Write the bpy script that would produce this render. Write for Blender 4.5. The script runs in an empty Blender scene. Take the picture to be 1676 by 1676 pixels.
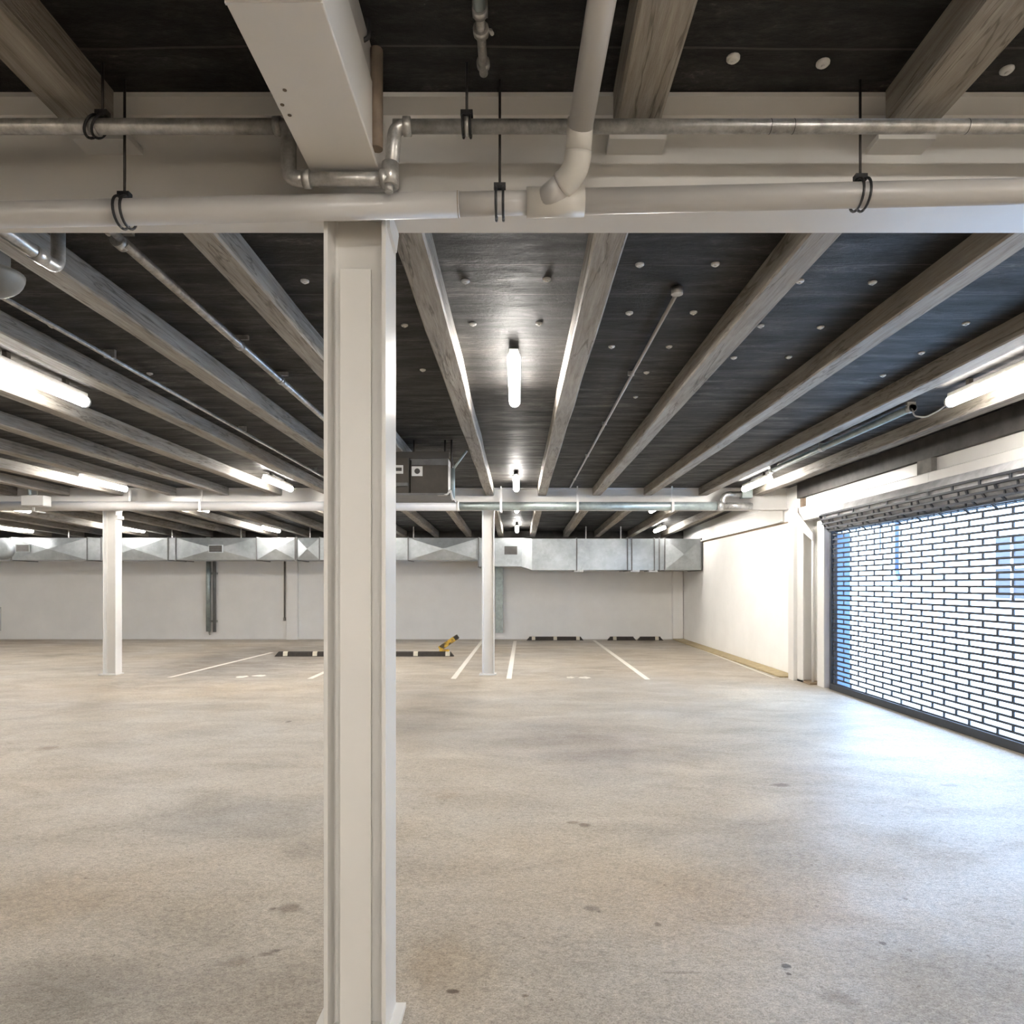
import bpy, bmesh, math, random
from mathutils import Vector, Matrix

random.seed(7)
C = bpy.context.scene.collection
PI = math.pi
F = 1117.0            # focal length in pixels of the 1676 px frame
CX, CY = 848.0, 957.0  # vanishing point of the depth direction
EYE = 1.60


def P(px, py, X=None, Y=None, Z=None):
    """Point of the place seen at a pixel, given its real X, Y or Z."""
    dx, dz = (px - CX) / F, (CY - py) / F
    if X is not None:
        Y = X / dx
    elif Z is not None:
        Y = (Z - EYE) / dz
    return Vector((dx * Y, Y, EYE + dz * Y))


# ------------------------------------------------------------------ materials
def new_mat(name):
    m = bpy.data.materials.new(name)
    m.use_nodes = True
    nt = m.node_tree
    return m, nt, nt.nodes['Principled BSDF']


def node(nt, t, **kw):
    n = nt.nodes.new(t)
    for k, v in kw.items():
        setattr(n, k, v)
    return n


def ramp(nt, stops):
    r = nt.nodes.new('ShaderNodeValToRGB')
    e = r.color_ramp.elements
    while len(e) < len(stops):
        e.new(0.5)
    for el, (p, c) in zip(e, stops):
        el.position = p
        el.color = (*c, 1) if len(c) == 3 else c
    return r


def coords(nt, scale=(1, 1, 1), rot=(0, 0, 0), kind='geo'):
    mp = nt.nodes.new('ShaderNodeMapping')
    if kind == 'geo':
        g = nt.nodes.new('ShaderNodeNewGeometry')
        nt.links.new(g.outputs['Position'], mp.inputs['Vector'])
    else:
        g = nt.nodes.new('ShaderNodeTexCoord')
        nt.links.new(g.outputs['Object'], mp.inputs['Vector'])
    mp.inputs['Scale'].default_value = scale
    mp.inputs['Rotation'].default_value = rot
    return mp.outputs['Vector']


def noise(nt, vec, scale, detail=6, rough=.6, dist=0):
    n = nt.nodes.new('ShaderNodeTexNoise')
    n.inputs['Scale'].default_value = scale
    n.inputs['Detail'].default_value = detail
    n.inputs['Roughness'].default_value = rough
    n.inputs['Distortion'].default_value = dist
    nt.links.new(vec, n.inputs['Vector'])
    return n.outputs['Fac']


def mixc(nt, fac, a, b, mode='MIX'):
    m = nt.nodes.new('ShaderNodeMix')
    m.data_type = 'RGBA'
    m.blend_type = mode
    for sock, v in ((m.inputs[0], fac), (m.inputs[6], a), (m.inputs[7], b)):
        if isinstance(v, (int, float)):
            sock.default_value = v
        elif isinstance(v, tuple):
            sock.default_value = (*v, 1)
        else:
            nt.links.new(v, sock)
    return m.outputs[2]


def math_(nt, op, a, b=0.0, clamp=False):
    m = nt.nodes.new('ShaderNodeMath')
    m.operation = op
    m.use_clamp = clamp
    for s, v in ((m.inputs[0], a), (m.inputs[1], b)):
        if isinstance(v, (int, float)):
            s.default_value = v
        else:
            nt.links.new(v, s)
    return m.outputs[0]


def bump(nt, bs, h, strength, dist=.01):
    b = nt.nodes.new('ShaderNodeBump')
    b.inputs['Strength'].default_value = strength
    b.inputs['Distance'].default_value = dist
    nt.links.new(h, b.inputs['Height'])
    nt.links.new(b.outputs['Normal'], bs.inputs['Normal'])


def simple(name, col, rough=.5, metal=0.0, var=.08, scale=6.0, bmp=0.0, spec=None):
    m, nt, bs = new_mat(name)
    v = coords(nt)
    n = noise(nt, v, scale)
    lo = tuple(c * (1 - var) for c in col)
    hi = tuple(min(1, c * (1 + var)) for c in col)
    r = ramp(nt, [(.3, lo), (.7, hi)])
    nt.links.new(n, r.inputs[0])
    nt.links.new(r.outputs[0], bs.inputs['Base Color'])
    bs.inputs['Roughness'].default_value = rough
    bs.inputs['Metallic'].default_value = metal
    if spec is not None:
        bs.inputs['Specular IOR Level'].default_value = spec
    if bmp:
        bump(nt, bs, noise(nt, v, scale * 8), bmp, .004)
    return m


M = {}
M['steel_white'] = simple('white painted steel', (.70, .68, .65), .32, var=.03, scale=3, bmp=.02)
M['wall'] = simple('white wall paint', (.88, .87, .85), .6, var=.035, scale=1.6, bmp=.12)
M['pvc'] = simple('grey white pvc', (.47, .455, .44), .33, var=.03, scale=2)
M['pvc_joint'] = simple('cream pvc fitting', (.56, .535, .49), .4, var=.03, scale=2)
M['primer'] = simple('brown primer', (.16, .12, .085), .6, var=.25, scale=12)
M['black'] = simple('black rubber strap', (.012, .012, .013), .5, var=.2)
M['dark_rod'] = simple('dark threaded rod', (.05, .045, .042), .5, metal=.5, var=.2, scale=40)
M['grille'] = simple('dark blue grey grille steel', (.022, .026, .036), .45, var=.2)
M['housing'] = simple('lamp housing plastic', (.55, .54, .52), .4, var=.03)
M['clip'] = simple('dark lamp clip', (.06, .055, .05), .5, var=.1)
M['unit'] = simple('dark brown sheet metal', (.062, .053, .043), .55, var=.15, scale=9)
M['unit_light'] = simple('grey blue sheet metal', (.14, .14, .14), .45, var=.2, scale=9)
M['label'] = simple('white plastic socket plate', (.75, .74, .72), .4, var=.02)
M['rubber'] = simple('worn black rubber', (.028, .022, .017), .7, var=.35, scale=14, bmp=.3)
M['reflector'] = simple('cream reflector patch', (.62, .57, .46), .5, var=.1, scale=30)
M['line'] = simple('worn white line paint', (.78, .74, .67), .6, var=.10, scale=18)
M['kerb'] = simple('yellowed concrete kerb', (.43, .345, .20), .75, var=.18, scale=9, bmp=.3)
M['vent'] = simple('dark vent mesh', (.06, .055, .05), .6, var=.2)
M['galv_pale'] = simple('pale green galvanised steel', (.33, .38, .37), .4, metal=.5, var=.2, scale=9)
M['blue'] = simple('shade-tinted blue masonry', (.060, .095, .175), .7, var=.1)  # blue tint stands in for shade on the outer jamb
M['facade'] = simple('white render facade', (.85, .86, .88), .8, var=.03)
M['pavement'] = simple('pale paving', (.62, .62, .63), .85, var=.1, scale=2)
M['glass'] = simple('blue window glass', (.028, .022, .026), .7, var=.1)
M['pipe_blue'] = simple('dark blue downpipe', (.02, .03, .09), .5, var=.1)
M['barrel'] = simple('dusty grey barrel', (.46, .46, .47), .6, var=.3, scale=5)
M['shade_dark'] = simple('painted dark shade', (.055, .05, .047), .6, var=.4, scale=5)  # dark colour of the strips that paint in shade
M['dome'] = simple('dull grey lamp dome', (.17, .17, .16), .5, var=.15)
M['roof'] = simple('roof concrete', (.3, .3, .3), .8)
M['trimbrown'] = simple('brown sealant strip', (.22, .16, .10), .7, var=.2)
M['grey_board'] = simple('grey board', (.20, .19, .175), .7, var=.25, scale=8)


def mk_galv():
    m, nt, bs = new_mat('galvanised pipe')
    v = coords(nt)
    a = noise(nt, v, 22, 8, .7)
    b = noise(nt, v, 3.0, 4)
    f = math_(nt, 'ADD', math_(nt, 'MULTIPLY', a, .6), math_(nt, 'MULTIPLY', b, .4))
    r = ramp(nt, [(.36, (.26, .25, .235)), (.5, (.47, .46, .44)), (.66, (.70, .69, .67))])
    nt.links.new(f, r.inputs[0])
    nt.links.new(r.outputs[0], bs.inputs['Base Color'])
    bs.inputs['Metallic'].default_value = .6
    rr = ramp(nt, [(.3, (.42,) * 3), (.7, (.28,) * 3)])
    nt.links.new(a, rr.inputs[0])
    nt.links.new(rr.outputs[0], bs.inputs['Roughness'])
    return m


def mk_duct():
    m, nt, bs = new_mat('galvanised duct sheet')
    v = coords(nt)
    vo = nt.nodes.new('ShaderNodeTexVoronoi')
    vo.inputs['Scale'].default_value = 14
    nt.links.new(v, vo.inputs['Vector'])
    b = noise(nt, v, 1.4, 5)
    r = ramp(nt, [(.3, (.34, .37, .385)), (.7, (.56, .60, .62))])
    nt.links.new(b, r.inputs[0])
    sp = nt.nodes.new('ShaderNodeRGBToBW')
    nt.links.new(vo.outputs['Color'], sp.inputs[0])
    rr = ramp(nt, [(0, (.86,) * 3), (1, (1.0,) * 3)])
    nt.links.new(sp.outputs[0], rr.inputs[0])
    nt.links.new(mixc(nt, 1.0, r.outputs[0], rr.outputs[0], 'MULTIPLY'), bs.inputs['Base Color'])
    bs.inputs['Metallic'].default_value = .65
    r2 = ramp(nt, [(0, (.30,) * 3), (1, (.42,) * 3)])
    nt.links.new(sp.outputs[0], r2.inputs[0])
    nt.links.new(r2.outputs[0], bs.inputs['Roughness'])
    bump(nt, bs, noise(nt, v, 2.5, 2), .15, .03)
    return m


def mk_deck():
    m, nt, bs = new_mat('black tarred ceiling boards')
    v = coords(nt, (1, 1, 1))
    vs = coords(nt, (.55, 2.2, 1))       # streaks along X
    n1 = noise(nt, vs, 3.0, 9, .7, .3)
    n2 = noise(nt, coords(nt, (.6, 1.2, 1)), 46, 6, .8)
    n3 = noise(nt, v, .7, 4, .6)
    # boards: width .36 m in Y
    sx = nt.nodes.new('ShaderNodeSeparateXYZ')
    g = nt.nodes.new('ShaderNodeNewGeometry')
    nt.links.new(g.outputs['Position'], sx.inputs[0])
    yb = math_(nt, 'MULTIPLY', sx.outputs['Y'], 1 / .37)
    wob = math_(nt, 'MULTIPLY', noise(nt, vs, .9, 3), .25)
    yb = math_(nt, 'ADD', yb, wob)
    fr = math_(nt, 'FRACT', yb)
    seam = math_(nt, 'LESS_THAN', fr, .035)
    edge = math_(nt, 'MULTIPLY', math_(nt, 'GREATER_THAN', fr, .035), math_(nt, 'LESS_THAN', fr, .06))
    idx = math_(nt, 'FLOOR', yb)
    wn = nt.nodes.new('ShaderNodeTexWhiteNoise')
    wn.noise_dimensions = '1D'
    nt.links.new(idx, wn.inputs['W'])
    f = math_(nt, 'ADD', math_(nt, 'MULTIPLY', n1, .40), math_(nt, 'MULTIPLY', n2, .42))
    f = math_(nt, 'ADD', f, math_(nt, 'MULTIPLY', n3, .18))
    r = ramp(nt, [(.42, (.004, .0035, .0032)), (.5, (.009, .008, .0074)), (.56, (.025, .022, .020)), (.66, (.16, .14, .12))])
    nt.links.new(f, r.inputs[0])
    wv = ramp(nt, [(0, (.55,) * 3), (1, (1.35,) * 3)])
    nt.links.new(wn.outputs['Value'], wv.inputs[0])
    col = mixc(nt, 1.0, r.outputs[0], wv.outputs[0], 'MULTIPLY')
    col = mixc(nt, math_(nt, 'MULTIPLY', edge, .35), col, (.16, .145, .13))
    col = mixc(nt, math_(nt, 'MULTIPLY', seam, .8), col, (.006, .005, .005))
    nt.links.new(col, bs.inputs['Base Color'])
    rr = ramp(nt, [(.35, (.62,) * 3), (.65, (.36,) * 3)])
    nt.links.new(n1, rr.inputs[0])
    nt.links.new(rr.outputs[0], bs.inputs['Roughness'])
    h = math_(nt, 'ADD', math_(nt, 'MULTIPLY', n1, .7), math_(nt, 'MULTIPLY', n2, .5))
    h = math_(nt, 'SUBTRACT', h, math_(nt, 'MULTIPLY', seam, .5))
    bump(nt, bs, h, .9, .025)
    bs.inputs['Specular IOR Level'].default_value = .28
    return m


def mk_joist():
    m, nt, bs = new_mat('weathered joist timber')
    v = coords(nt, (5, .35, 5))
    oi = nt.nodes.new('ShaderNodeObjectInfo')
    add = nt.nodes.new('ShaderNodeVectorMath')
    add.operation = 'ADD'
    sc = nt.nodes.new('ShaderNodeCombineXYZ')
    nt.links.new(math_(nt, 'MULTIPLY', oi.outputs['Random'], 37.0), sc.inputs[1])
    nt.links.new(v, add.inputs[0])
    nt.links.new(sc.outputs[0], add.inputs[1])
    vv = add.outputs[0]
    n1 = noise(nt, vv, 3.2, 9, .65, 1.2)
    n2 = noise(nt, vv, 14, 6, .7, .4)
    n3 = noise(nt, coords(nt), 1.1, 4, .6)
    f = math_(nt, 'ADD', math_(nt, 'MULTIPLY', n1, .5), math_(nt, 'MULTIPLY', n2, .28))
    f = math_(nt, 'ADD', f, math_(nt, 'MULTIPLY', n3, .22))
    r = ramp(nt, [(.34, (.085, .070, .056)), (.45, (.25, .222, .187)), (.56, (.345, .315, .275)), (.7, (.46, .43, .39))])
    nt.links.new(f, r.inputs[0])
    crack = ramp(nt, [(.487, (1, 1, 1)), (.498, (.35, .32, .3)), (.503, (.35, .32, .3)), (.514, (1, 1, 1))])
    nt.links.new(noise(nt, vv, 1.3, 5, .6, .6), crack.inputs[0])
    col = mixc(nt, .75, r.outputs[0], crack.outputs[0], 'MULTIPLY')
    nt.links.new(col, bs.inputs['Base Color'])
    bs.inputs['Roughness'].default_value = .62
    bump(nt, bs, math_(nt, 'ADD', n1, math_(nt, 'MULTIPLY', n2, .6)), .5, .012)
    return m


def fl(px, py):
    p = P(px, py, Z=0.0)
    return p.x, p.y


def mk_floor():
    m, nt, bs = new_mat('worn concrete floor')
    v = coords(nt)
    vst = coords(nt, (.7, 1.3, 1), (0, 0, .35))
    big = noise(nt, v, .33, 6, .55, .6)
    mid = noise(nt, vst, 1.5, 10, .70, .5)
    fine = noise(nt, coords(nt, (.75, 1.25, 1), (0, 0, .2)), 42, 8, .82)
    grit = noise(nt, v, 150, 2, .6)
    f = math_(nt, 'ADD', math_(nt, 'MULTIPLY', big, .36), math_(nt, 'MULTIPLY', mid, .30))
    f = math_(nt, 'ADD', f, math_(nt, 'MULTIPLY', fine, .34))
    r = ramp(nt, [(.36, (.255, .220, .180)), (.46, (.392, .346, .292)), (.54, (.465, .417, .358)), (.64, (.59, .542, .478))])
    nt.links.new(f, r.inputs[0])
    col = r.outputs[0]
    # cooler / warmer drift
    dr = ramp(nt, [(.4, (1.04, 1.0, .93)), (.62, (.97, .975, .98))])
    nt.links.new(noise(nt, v, .5, 3), dr.inputs[0])
    col = mixc(nt, 1.0, col, dr.outputs[0], 'MULTIPLY')
    gr = ramp(nt, [(.34, (.55, .53, .50)), (.47, (1, 1, 1)), (.66, (1.2, 1.2, 1.19))])
    nt.links.new(grit, gr.inputs[0])
    col = mixc(nt, .7, col, gr.outputs[0], 'MULTIPLY')
    pit = ramp(nt, [(.27, (.45, .40, .34)), (.34, (1, 1, 1))])
    nt.links.new(noise(nt, v, 26, 3, .55), pit.inputs[0])
    col = mixc(nt, .8, col, pit.outputs[0], 'MULTIPLY')

    wobv = noise(nt, v, 3.0, 8, .78)
    wob2 = noise(nt, v, 13.0, 4, .7)

    for sc_, lo, hi, amt in ((70, .38, .66, .75), (24, .34, .68, .65)):
        g2 = ramp(nt, [(lo, (.60, .57, .53)), (.5, (1, 1, 1)), (hi, (1.28, 1.28, 1.27))])
        nt.links.new(noise(nt, coords(nt, (.8, 1.2, 1), (0, 0, .3 * sc_)), sc_, 5, .8), g2.inputs[0])
        col = mixc(nt, amt, col, g2.outputs[0], 'MULTIPLY')

    def blot(col, px, py, w, h, tint, amt, hard=.3, wob=wobv, wa=1.3):
        x, y = fl(px, py)
        # half sizes in metres from pixel half sizes on the floor
        hx = w * y / F
        y1, y2 = EYE * F / (py + h - CY), EYE * F / max(py - h - CY, 20)
        hy = abs(y2 - y1) / 2
        mp = nt.nodes.new('ShaderNodeMapping')
        mp.vector_type = 'POINT'
        g = nt.nodes.new('ShaderNodeNewGeometry')
        nt.links.new(g.outputs['Position'], mp.inputs['Vector'])
        mp.inputs['Location'].default_value = (-x / hx, -y / hy, 0)
        mp.inputs['Scale'].default_value = (1 / hx, 1 / hy, 0)
        ln = nt.nodes.new('ShaderNodeVectorMath')
        ln.operation = 'LENGTH'
        nt.links.new(mp.outputs[0], ln.inputs[0])
        d = math_(nt, 'ADD', ln.outputs['Value'], math_(nt, 'MULTIPLY', math_(nt, 'SUBTRACT', wob, .5), wa))
        mr = nt.nodes.new('ShaderNodeMapRange')
        mr.interpolation_type = 'SMOOTHSTEP'
        mr.inputs[1].default_value = 1.0 + hard
        mr.inputs[2].default_value = 1.0 - hard
        mr.inputs[3].default_value = 0
        mr.inputs[4].default_value = amt
        nt.links.new(d, mr.inputs[0])
        return mixc(nt, mr.outputs[0], col, tint, 'MULTIPLY')

    for a in [  # broad worn patches: px, py, half w, half h, tint, amount
        (430, 1340, 150, 30, (.74, .76, .80), .9, .7),
        (500, 1392, 40, 16, (.72, .72, .74), .8, .6),
        (410, 1080, 120, 28, (.56, .56, .58), .95, .5),
        (950, 1212, 130, 30, (.76, .74, .76), .9, .7),
        (1010, 1240, 90, 12, (.76, .76, .80), .8, .6),
        (1200, 1375, 110, 38, (.78, .78, .78), .8, .8),
        (60, 1640, 190, 60, (.72, .72, .74), .9, .8),
        (420, 1640, 130, 70, (.84, .81, .78), .9, .8),
        (40, 1480, 160, 40, (.86, .80, .72), .9, .8),
        (1560, 1600, 180, 70, (.80, .80, .80), .8, .8),
        (680, 1180, 60, 30, (.80, .78, .75), .8, .7),
        (150, 1155, 130, 8, (.80, .80, .82), .8, .6),
        (90, 1050, 130, 6, (.80, .76, .72), .9, .6),
        (240, 1600, 220, 30, (.86, .85, .85), .9, .8),
        (1350, 1500, 90, 16, (.86, .80, .72), .7, .7),
        (740, 1590, 60, 60, (.90, .84, .76), .8, .7),
        (1500, 1225, 60, 6, (.88, .88, .92), .8, .6),
        (1300, 1260, 80, 8, (.86, .86, .88), .8, .6),
    ]:
        col = blot(col, *a)
    for a in [  # broad warmer patches
        (150, 1440, 260, 60, (1.0, .95, .89), .9, .8), (900, 1440, 240, 70, (1.0, .93, .84), .8, .8),
        (1250, 1480, 200, 50, (1.0, .93, .85), .8, .8), (250, 1130, 300, 14, (1.0, .94, .86), .8, .6),
    ]:
        col = blot(col, *a)
    for a in [  # small dark stains
        (741, 1623, 11, 4, (.22, .15, .09), .95, .3), (470, 1487, 22, 7, (.50, .44, .38), .8, .5),
        (1287, 1581, 8, 4, (.16, .13, .11), .95, .25), (1291, 1594, 4, 2, (.25, .2, .17), .9, .3),
        (1279, 1285, 15, 2.4, (.42, .36, .32), .9, .4), (453, 1556, 8, 3, (.35, .31, .27), .9, .4),
        (436, 1562, 10, 3, (.45, .40, .35), .8, .5), (390, 1575, 18, 8, (.62, .56, .5), .8, .6),
        (473, 1181, 4, 1.5, (.3, .26, .22), .9, .4), (77, 1225, 18, 3, (.62, .50, .40), .9, .5),
        (957, 1350, 10, 3, (.40, .33, .26), .9, .5), (938, 1346, 9, 2, (.5, .42, .34), .9, .5),
        (970, 1487, 13, 5, (.50, .48, .46), .9, .5), (1445, 1544, 5, 3, (.35, .3, .27), .9, .4),
        (1076, 1513, 5, 3, (.4, .36, .3), .9, .4), (1370, 1632, 28, 12, (.66, .60, .53), .9, .5),
        (1482, 1471, 4, 2, (.45, .4, .36), .9, .4), (860, 1630, 7, 3, (.42, .36, .3), .9, .4),
        (1115, 1592, 32, 2, (.58, .54, .5), .8, .5), (722, 1300, 30, 7, (.86, .78, .70), .8, .6),
        (1550, 1285, 14, 2, (.66, .58, .52), .8, .5), (700, 1575, 40, 40, (.86, .78, .68), .7, .7),
    ]:
        col = blot(col, *a, wob=wob2, wa=2.2)
    nt.links.new(col, bs.inputs['Base Color'])
    rr = ramp(nt, [(.38, (.50,) * 3), (.62, (.30,) * 3)])
    nt.links.new(mid, rr.inputs[0])
    nt.links.new(rr.outputs[0], bs.inputs['Roughness'])
    h = math_(nt, 'ADD', math_(nt, 'MULTIPLY', fine, .5), math_(nt, 'MULTIPLY', grit, .25))
    h = math_(nt, 'ADD', h, math_(nt, 'MULTIPLY', mid, .8))
    bump(nt, bs, h, .55, .02)
    return m


def mk_lamp():
    m = bpy.data.materials.new('lit lamp diffuser')
    m.use_nodes = True
    nt = m.node_tree
    nt.nodes.clear()
    o = nt.nodes.new('ShaderNodeOutputMaterial')
    e = nt.nodes.new('ShaderNodeEmission')
    e.inputs['Color'].default_value = (1.0, .955, .89, 1)
    e.inputs['Strength'].default_value = LAMP
    nt.links.new(e.outputs[0], o.inputs[0])
    return m


def mk_stripe():
    m, nt, bs = new_mat('yellow and brown barrier paint')
    v = coords(nt, kind='obj')
    n = noise(nt, v, 6, 5, .7, .5)
    r = ramp(nt, [(.42, (.05, .035, .015)), (.5, (.42, .25, .03)), (.62, (.62, .40, .05))])
    nt.links.new(n, r.inputs[0])
    nt.links.new(r.outputs[0], bs.inputs['Base Color'])
    bs.inputs['Roughness'].default_value = .6
    return m


LAMP = 62.0
M['galv'] = mk_galv()
M['duct'] = mk_duct()
M['deck'] = mk_deck()
M['joist'] = mk_joist()
M['floor'] = mk_floor()
M['lamp'] = mk_lamp()
M['stripe'] = mk_stripe()


# ------------------------------------------------------------------ mesh helpers
class MB:
    def __init__(self):
        self.bm = bmesh.new()

    def box(self, x0, x1, y0, y1, z0, z1, bevel=0.0):
        r = bmesh.ops.create_cube(self.bm, size=1)
        vs = r['verts']
        for v in vs:
            v.co = Vector((x0 + (v.co.x + .5) * (x1 - x0), y0 + (v.co.y + .5) * (y1 - y0), z0 + (v.co.z + .5) * (z1 - z0)))
        if bevel:
            es = list({e for v in vs for e in v.link_edges})
            bmesh.ops.bevel(self.bm, geom=es, offset=bevel, segments=2, affect='EDGES', profile=.5)
        return self

    def prism(self, prof, axis, a, b):
        """closed 2D profile extruded from a to b; axis x: (y,z), y: (x,z), z: (x,y)"""
        def mk(p, t):
            if axis == 'x':
                return (t, p[0], p[1])
            if axis == 'y':
                return (p[0], t, p[1])
            return (p[0], p[1], t)
        A = [self.bm.verts.new(mk(p, a)) for p in prof]
        B = [self.bm.verts.new(mk(p, b)) for p in prof]
        n = len(prof)
        for i in range(n):
            self.bm.faces.new((A[i], A[(i + 1) % n], B[(i + 1) % n], B[i]))
        self.bm.faces.new(A[::-1])
        self.bm.faces.new(B)
        return self

    def tube(self, pts, r, seg=16, caps=True, ends=None):
        pts = [Vector(p) for p in pts]
        n = len(pts)
        rs = r if isinstance(r, (list, tuple)) else [r] * n
        t0 = (pts[1] - pts[0]).normalized()
        up = Vector((0, 0, 1)) if abs(t0.z) < .9 else Vector((1, 0, 0))
        u = t0.cross(up).normalized()
        rings = []
        for i, p in enumerate(pts):
            if i == 0:
                t = t0
            elif i == n - 1:
                t = (pts[i] - pts[i - 1]).normalized()
            else:
                t = ((pts[i] - pts[i - 1]).normalized() + (pts[i + 1] - pts[i]).normalized()).normalized()
            u = (u - t * u.dot(t)).normalized()
            w = t.cross(u)
            rings.append([self.bm.verts.new(p + (u * math.cos(2 * PI * k / seg) + w * math.sin(2 * PI * k / seg)) * rs[i]) for k in range(seg)])
        for a, b in zip(rings, rings[1:]):
            for k in range(seg):
                f = self.bm.faces.new((a[k], a[(k + 1) % seg], b[(k + 1) % seg], b[k]))
                f.smooth = True
        if caps:
            self.bm.faces.new(rings[0][::-1])
            self.bm.faces.new(rings[-1])
        return self

    def quad(self, *pts):
        self.bm.faces.new([self.bm.verts.new(p) for p in pts])
        return self

    def build(self, name, mat, parent=None):
        bmesh.ops.recalc_face_normals(self.bm, faces=self.bm.faces)
        me = bpy.data.meshes.new(name)
        self.bm.to_mesh(me)
        self.bm.free()
        me.materials.append(M[mat])
        o = bpy.data.objects.new(name, me)
        C.objects.link(o)
        if parent is not None:
            o.parent = parent
            o.matrix_parent_inverse = Matrix.Translation(parent.location).inverted()
        return o


def fillet(pts, rad, n=6):
    pts = [Vector(p) for p in pts]
    out = [pts[0]]
    for i in range(1, len(pts) - 1):
        a, b, c = pts[i - 1], pts[i], pts[i + 1]
        d1, d2 = (a - b).normalized(), (c - b).normalized()
        p0, p2 = b + d1 * rad, b + d2 * rad
        for k in range(n + 1):
            t = k / n
            out.append(p0 * (1 - t) ** 2 + b * 2 * t * (1 - t) + p2 * t * t)
    out.append(pts[-1])
    return out


def tag(o, label, cat, group=None, kind='thing'):
    o['label'] = label
    o['category'] = cat
    if group:
        o['group'] = group
    o['kind'] = kind
    return o


def thing(name, loc, label, cat, group=None):
    o = bpy.data.objects.new(name, None)
    o.empty_display_size = .1
    C.objects.link(o)
    o.location = loc
    return tag(o, label, cat, group)


def structure(o, label=None):
    o['kind'] = 'structure'
    if label:
        o['label'] = label
    return o


def copy_tree(o, parent=None):
    c = o.copy()
    C.objects.link(c)
    if parent is not None:
        c.parent = parent
    for ch in list(o.children):
        copy_tree(ch, c)
    return c


def ibeam_prof(u0, u1, v0, v1, tf, tw):
    """I profile: flanges horizontal (u across, v up)"""
    um = (u0 + u1) / 2
    return [(u0, v0), (u1, v0), (u1, v0 + tf), (um + tw / 2, v0 + tf), (um + tw / 2, v1 - tf), (u1, v1 - tf),
            (u1, v1), (u0, v1), (u0, v1 - tf), (um - tw / 2, v1 - tf), (um - tw / 2, v0 + tf), (u0, v0 + tf)]


# ------------------------------------------------------------------ the setting
XL, XR, YB, YF = -17.0, 4.82, -13.0, 20.0      # room extents
DK, DKB = 3.32, 3.16                           # underside of boards, and at the rear wall
JB, JBB = 3.18, 2.99                           # underside of joists
B1a, B1b, B2a, B2b = 2.38, 2.58, 12.10, 12.30  # the two cross beams in Y
BZ = 2.93                                      # underside of the cross beams


def deck_z(y):
    return DK if y < 12.2 else DK + (DKB - DK) * (y - 12.2) / (YF - 12.2)


structure(MB().box(XL - .2, XR + .18, YB - .2, YF + .2, -.2, 0).build('floor', 'floor'))
ceil = MB().prism([(YB - .2, DK), (12.2, DK), (12.2, 3.44), (YB - .2, 3.44)], 'x', XL - .2, 5.05).build('ceiling', 'deck')
structure(MB().prism([(12.2, DK), (YF + .2, DKB - .004), (YF + .2, 3.44), (12.2, 3.44)], 'x', XL - .2, 5.05).build('ceiling', 'deck'), 'black tarred boards above the silver duct')
structure(ceil, 'black tarred boards of the low garage ceiling')
structure(MB().box(XL, XR, YF, YF + .2, 0, 3.2).build('wall_back', 'wall'))
structure(MB().box(XL - .2, XL, YB, YF, 0, 3.4).build('wall_left', 'wall'))
structure(MB().box(-4.0, XR, YB, -5.0, 2.75, 2.83).build('ceiling', 'wall'), 'lower white ceiling of an unseen room added behind the viewer for front light')  # unseen low room, added to house lamps for the column front
structure(MB().box(XL, XR, -5.0, -4.88, 2.75, 3.319).build('wall_front_unseen', 'wall'))  # unseen bulkhead, added to keep low room light off the beam web
structure(MB().box(XL, -4.0, YB, -4.88, 0, 2.75).build('wall_front_unseen', 'wall'))  # unseen block closing off the added low room
structure(MB().box(XL, XR, YB - .2, YB, 0, 3.4).build('wall_front_unseen', 'wall'))
DY0, DY1 = 5.0, 10.45                          # the grille door opening
structure(MB().box(XR, XR + .18, 11.62, YF + .2, 0, 3.33).build('wall_right', 'wall'))
structure(MB().box(XR + .08, XR + .18, DY1 + .02, 11.62, 0, 3.33).build('wall_right', 'wall'))
structure(MB().box(XR, XR + .18, YB, DY0, 0, 3.33).build('wall_right', 'wall'))
structure(MB().box(XR + .10, XR + .18, DY0, DY1 + .02, 2.66, 3.33).build('wall_right', 'wall'))
structure(MB().box(4.50, 4.82, 11.75, YF, 0, .03, .01).build('trim_1', 'kerb'), 'yellowed low kerb along the foot of the white side wall')
structure(MB().box(4.805, 4.822, 11.63, YF, 2.70, 2.725).build('trim_2', 'trimbrown'), 'thin brown strip under the white edge beam')
structure(MB().box(XL, XR, YF - .10, YF, 2.86, DKB - .001).build('shade_trim', 'shade_dark'), 'painted-in shade band at the top of the rear wall above the duct')  # dark strip paints in the shadow above the duct
# thin skirting along the rear wall
structure(MB().box(XL, XR, YF - .012, YF, 0, .05).build('baseboard_back', 'wall'))

# fixing washers on the boards
wa = [(1200, 97), (1347, 105), (1648, 116), (762, 461), (895, 458), (774, 531), (882, 530), (1047, 434), (1171, 433), (1030, 513),
      (1135, 512), (1001, 568), (1095, 568), (662, 533), (692, 606), (1309, 461), (1428, 463), (1245, 534), (1343, 536), (1291, 585),
      (1201, 586), (1581, 530), (1508, 578), (1445, 615), (499, 461), (85, 534), (171, 577), (245, 612), (1058, 610), (1040, 650)]
for i, (px, py) in enumerate(wa):
    p = P(px, py, Z=DK - .006)
    rr = .022 if py < 200 else .024
    b = MB()
    b.tube([(p.x, p.y, DK + .002), (p.x, p.y, DK - .006), (p.x, p.y, DK - .012)], [rr, rr, rr * .7], 12)
    b.tube([(p.x, p.y, DK - .011), (p.x, p.y, DK - .018)], rr * .3, 8)
    b.build('fixing_washer', 'label', ceil)

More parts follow.
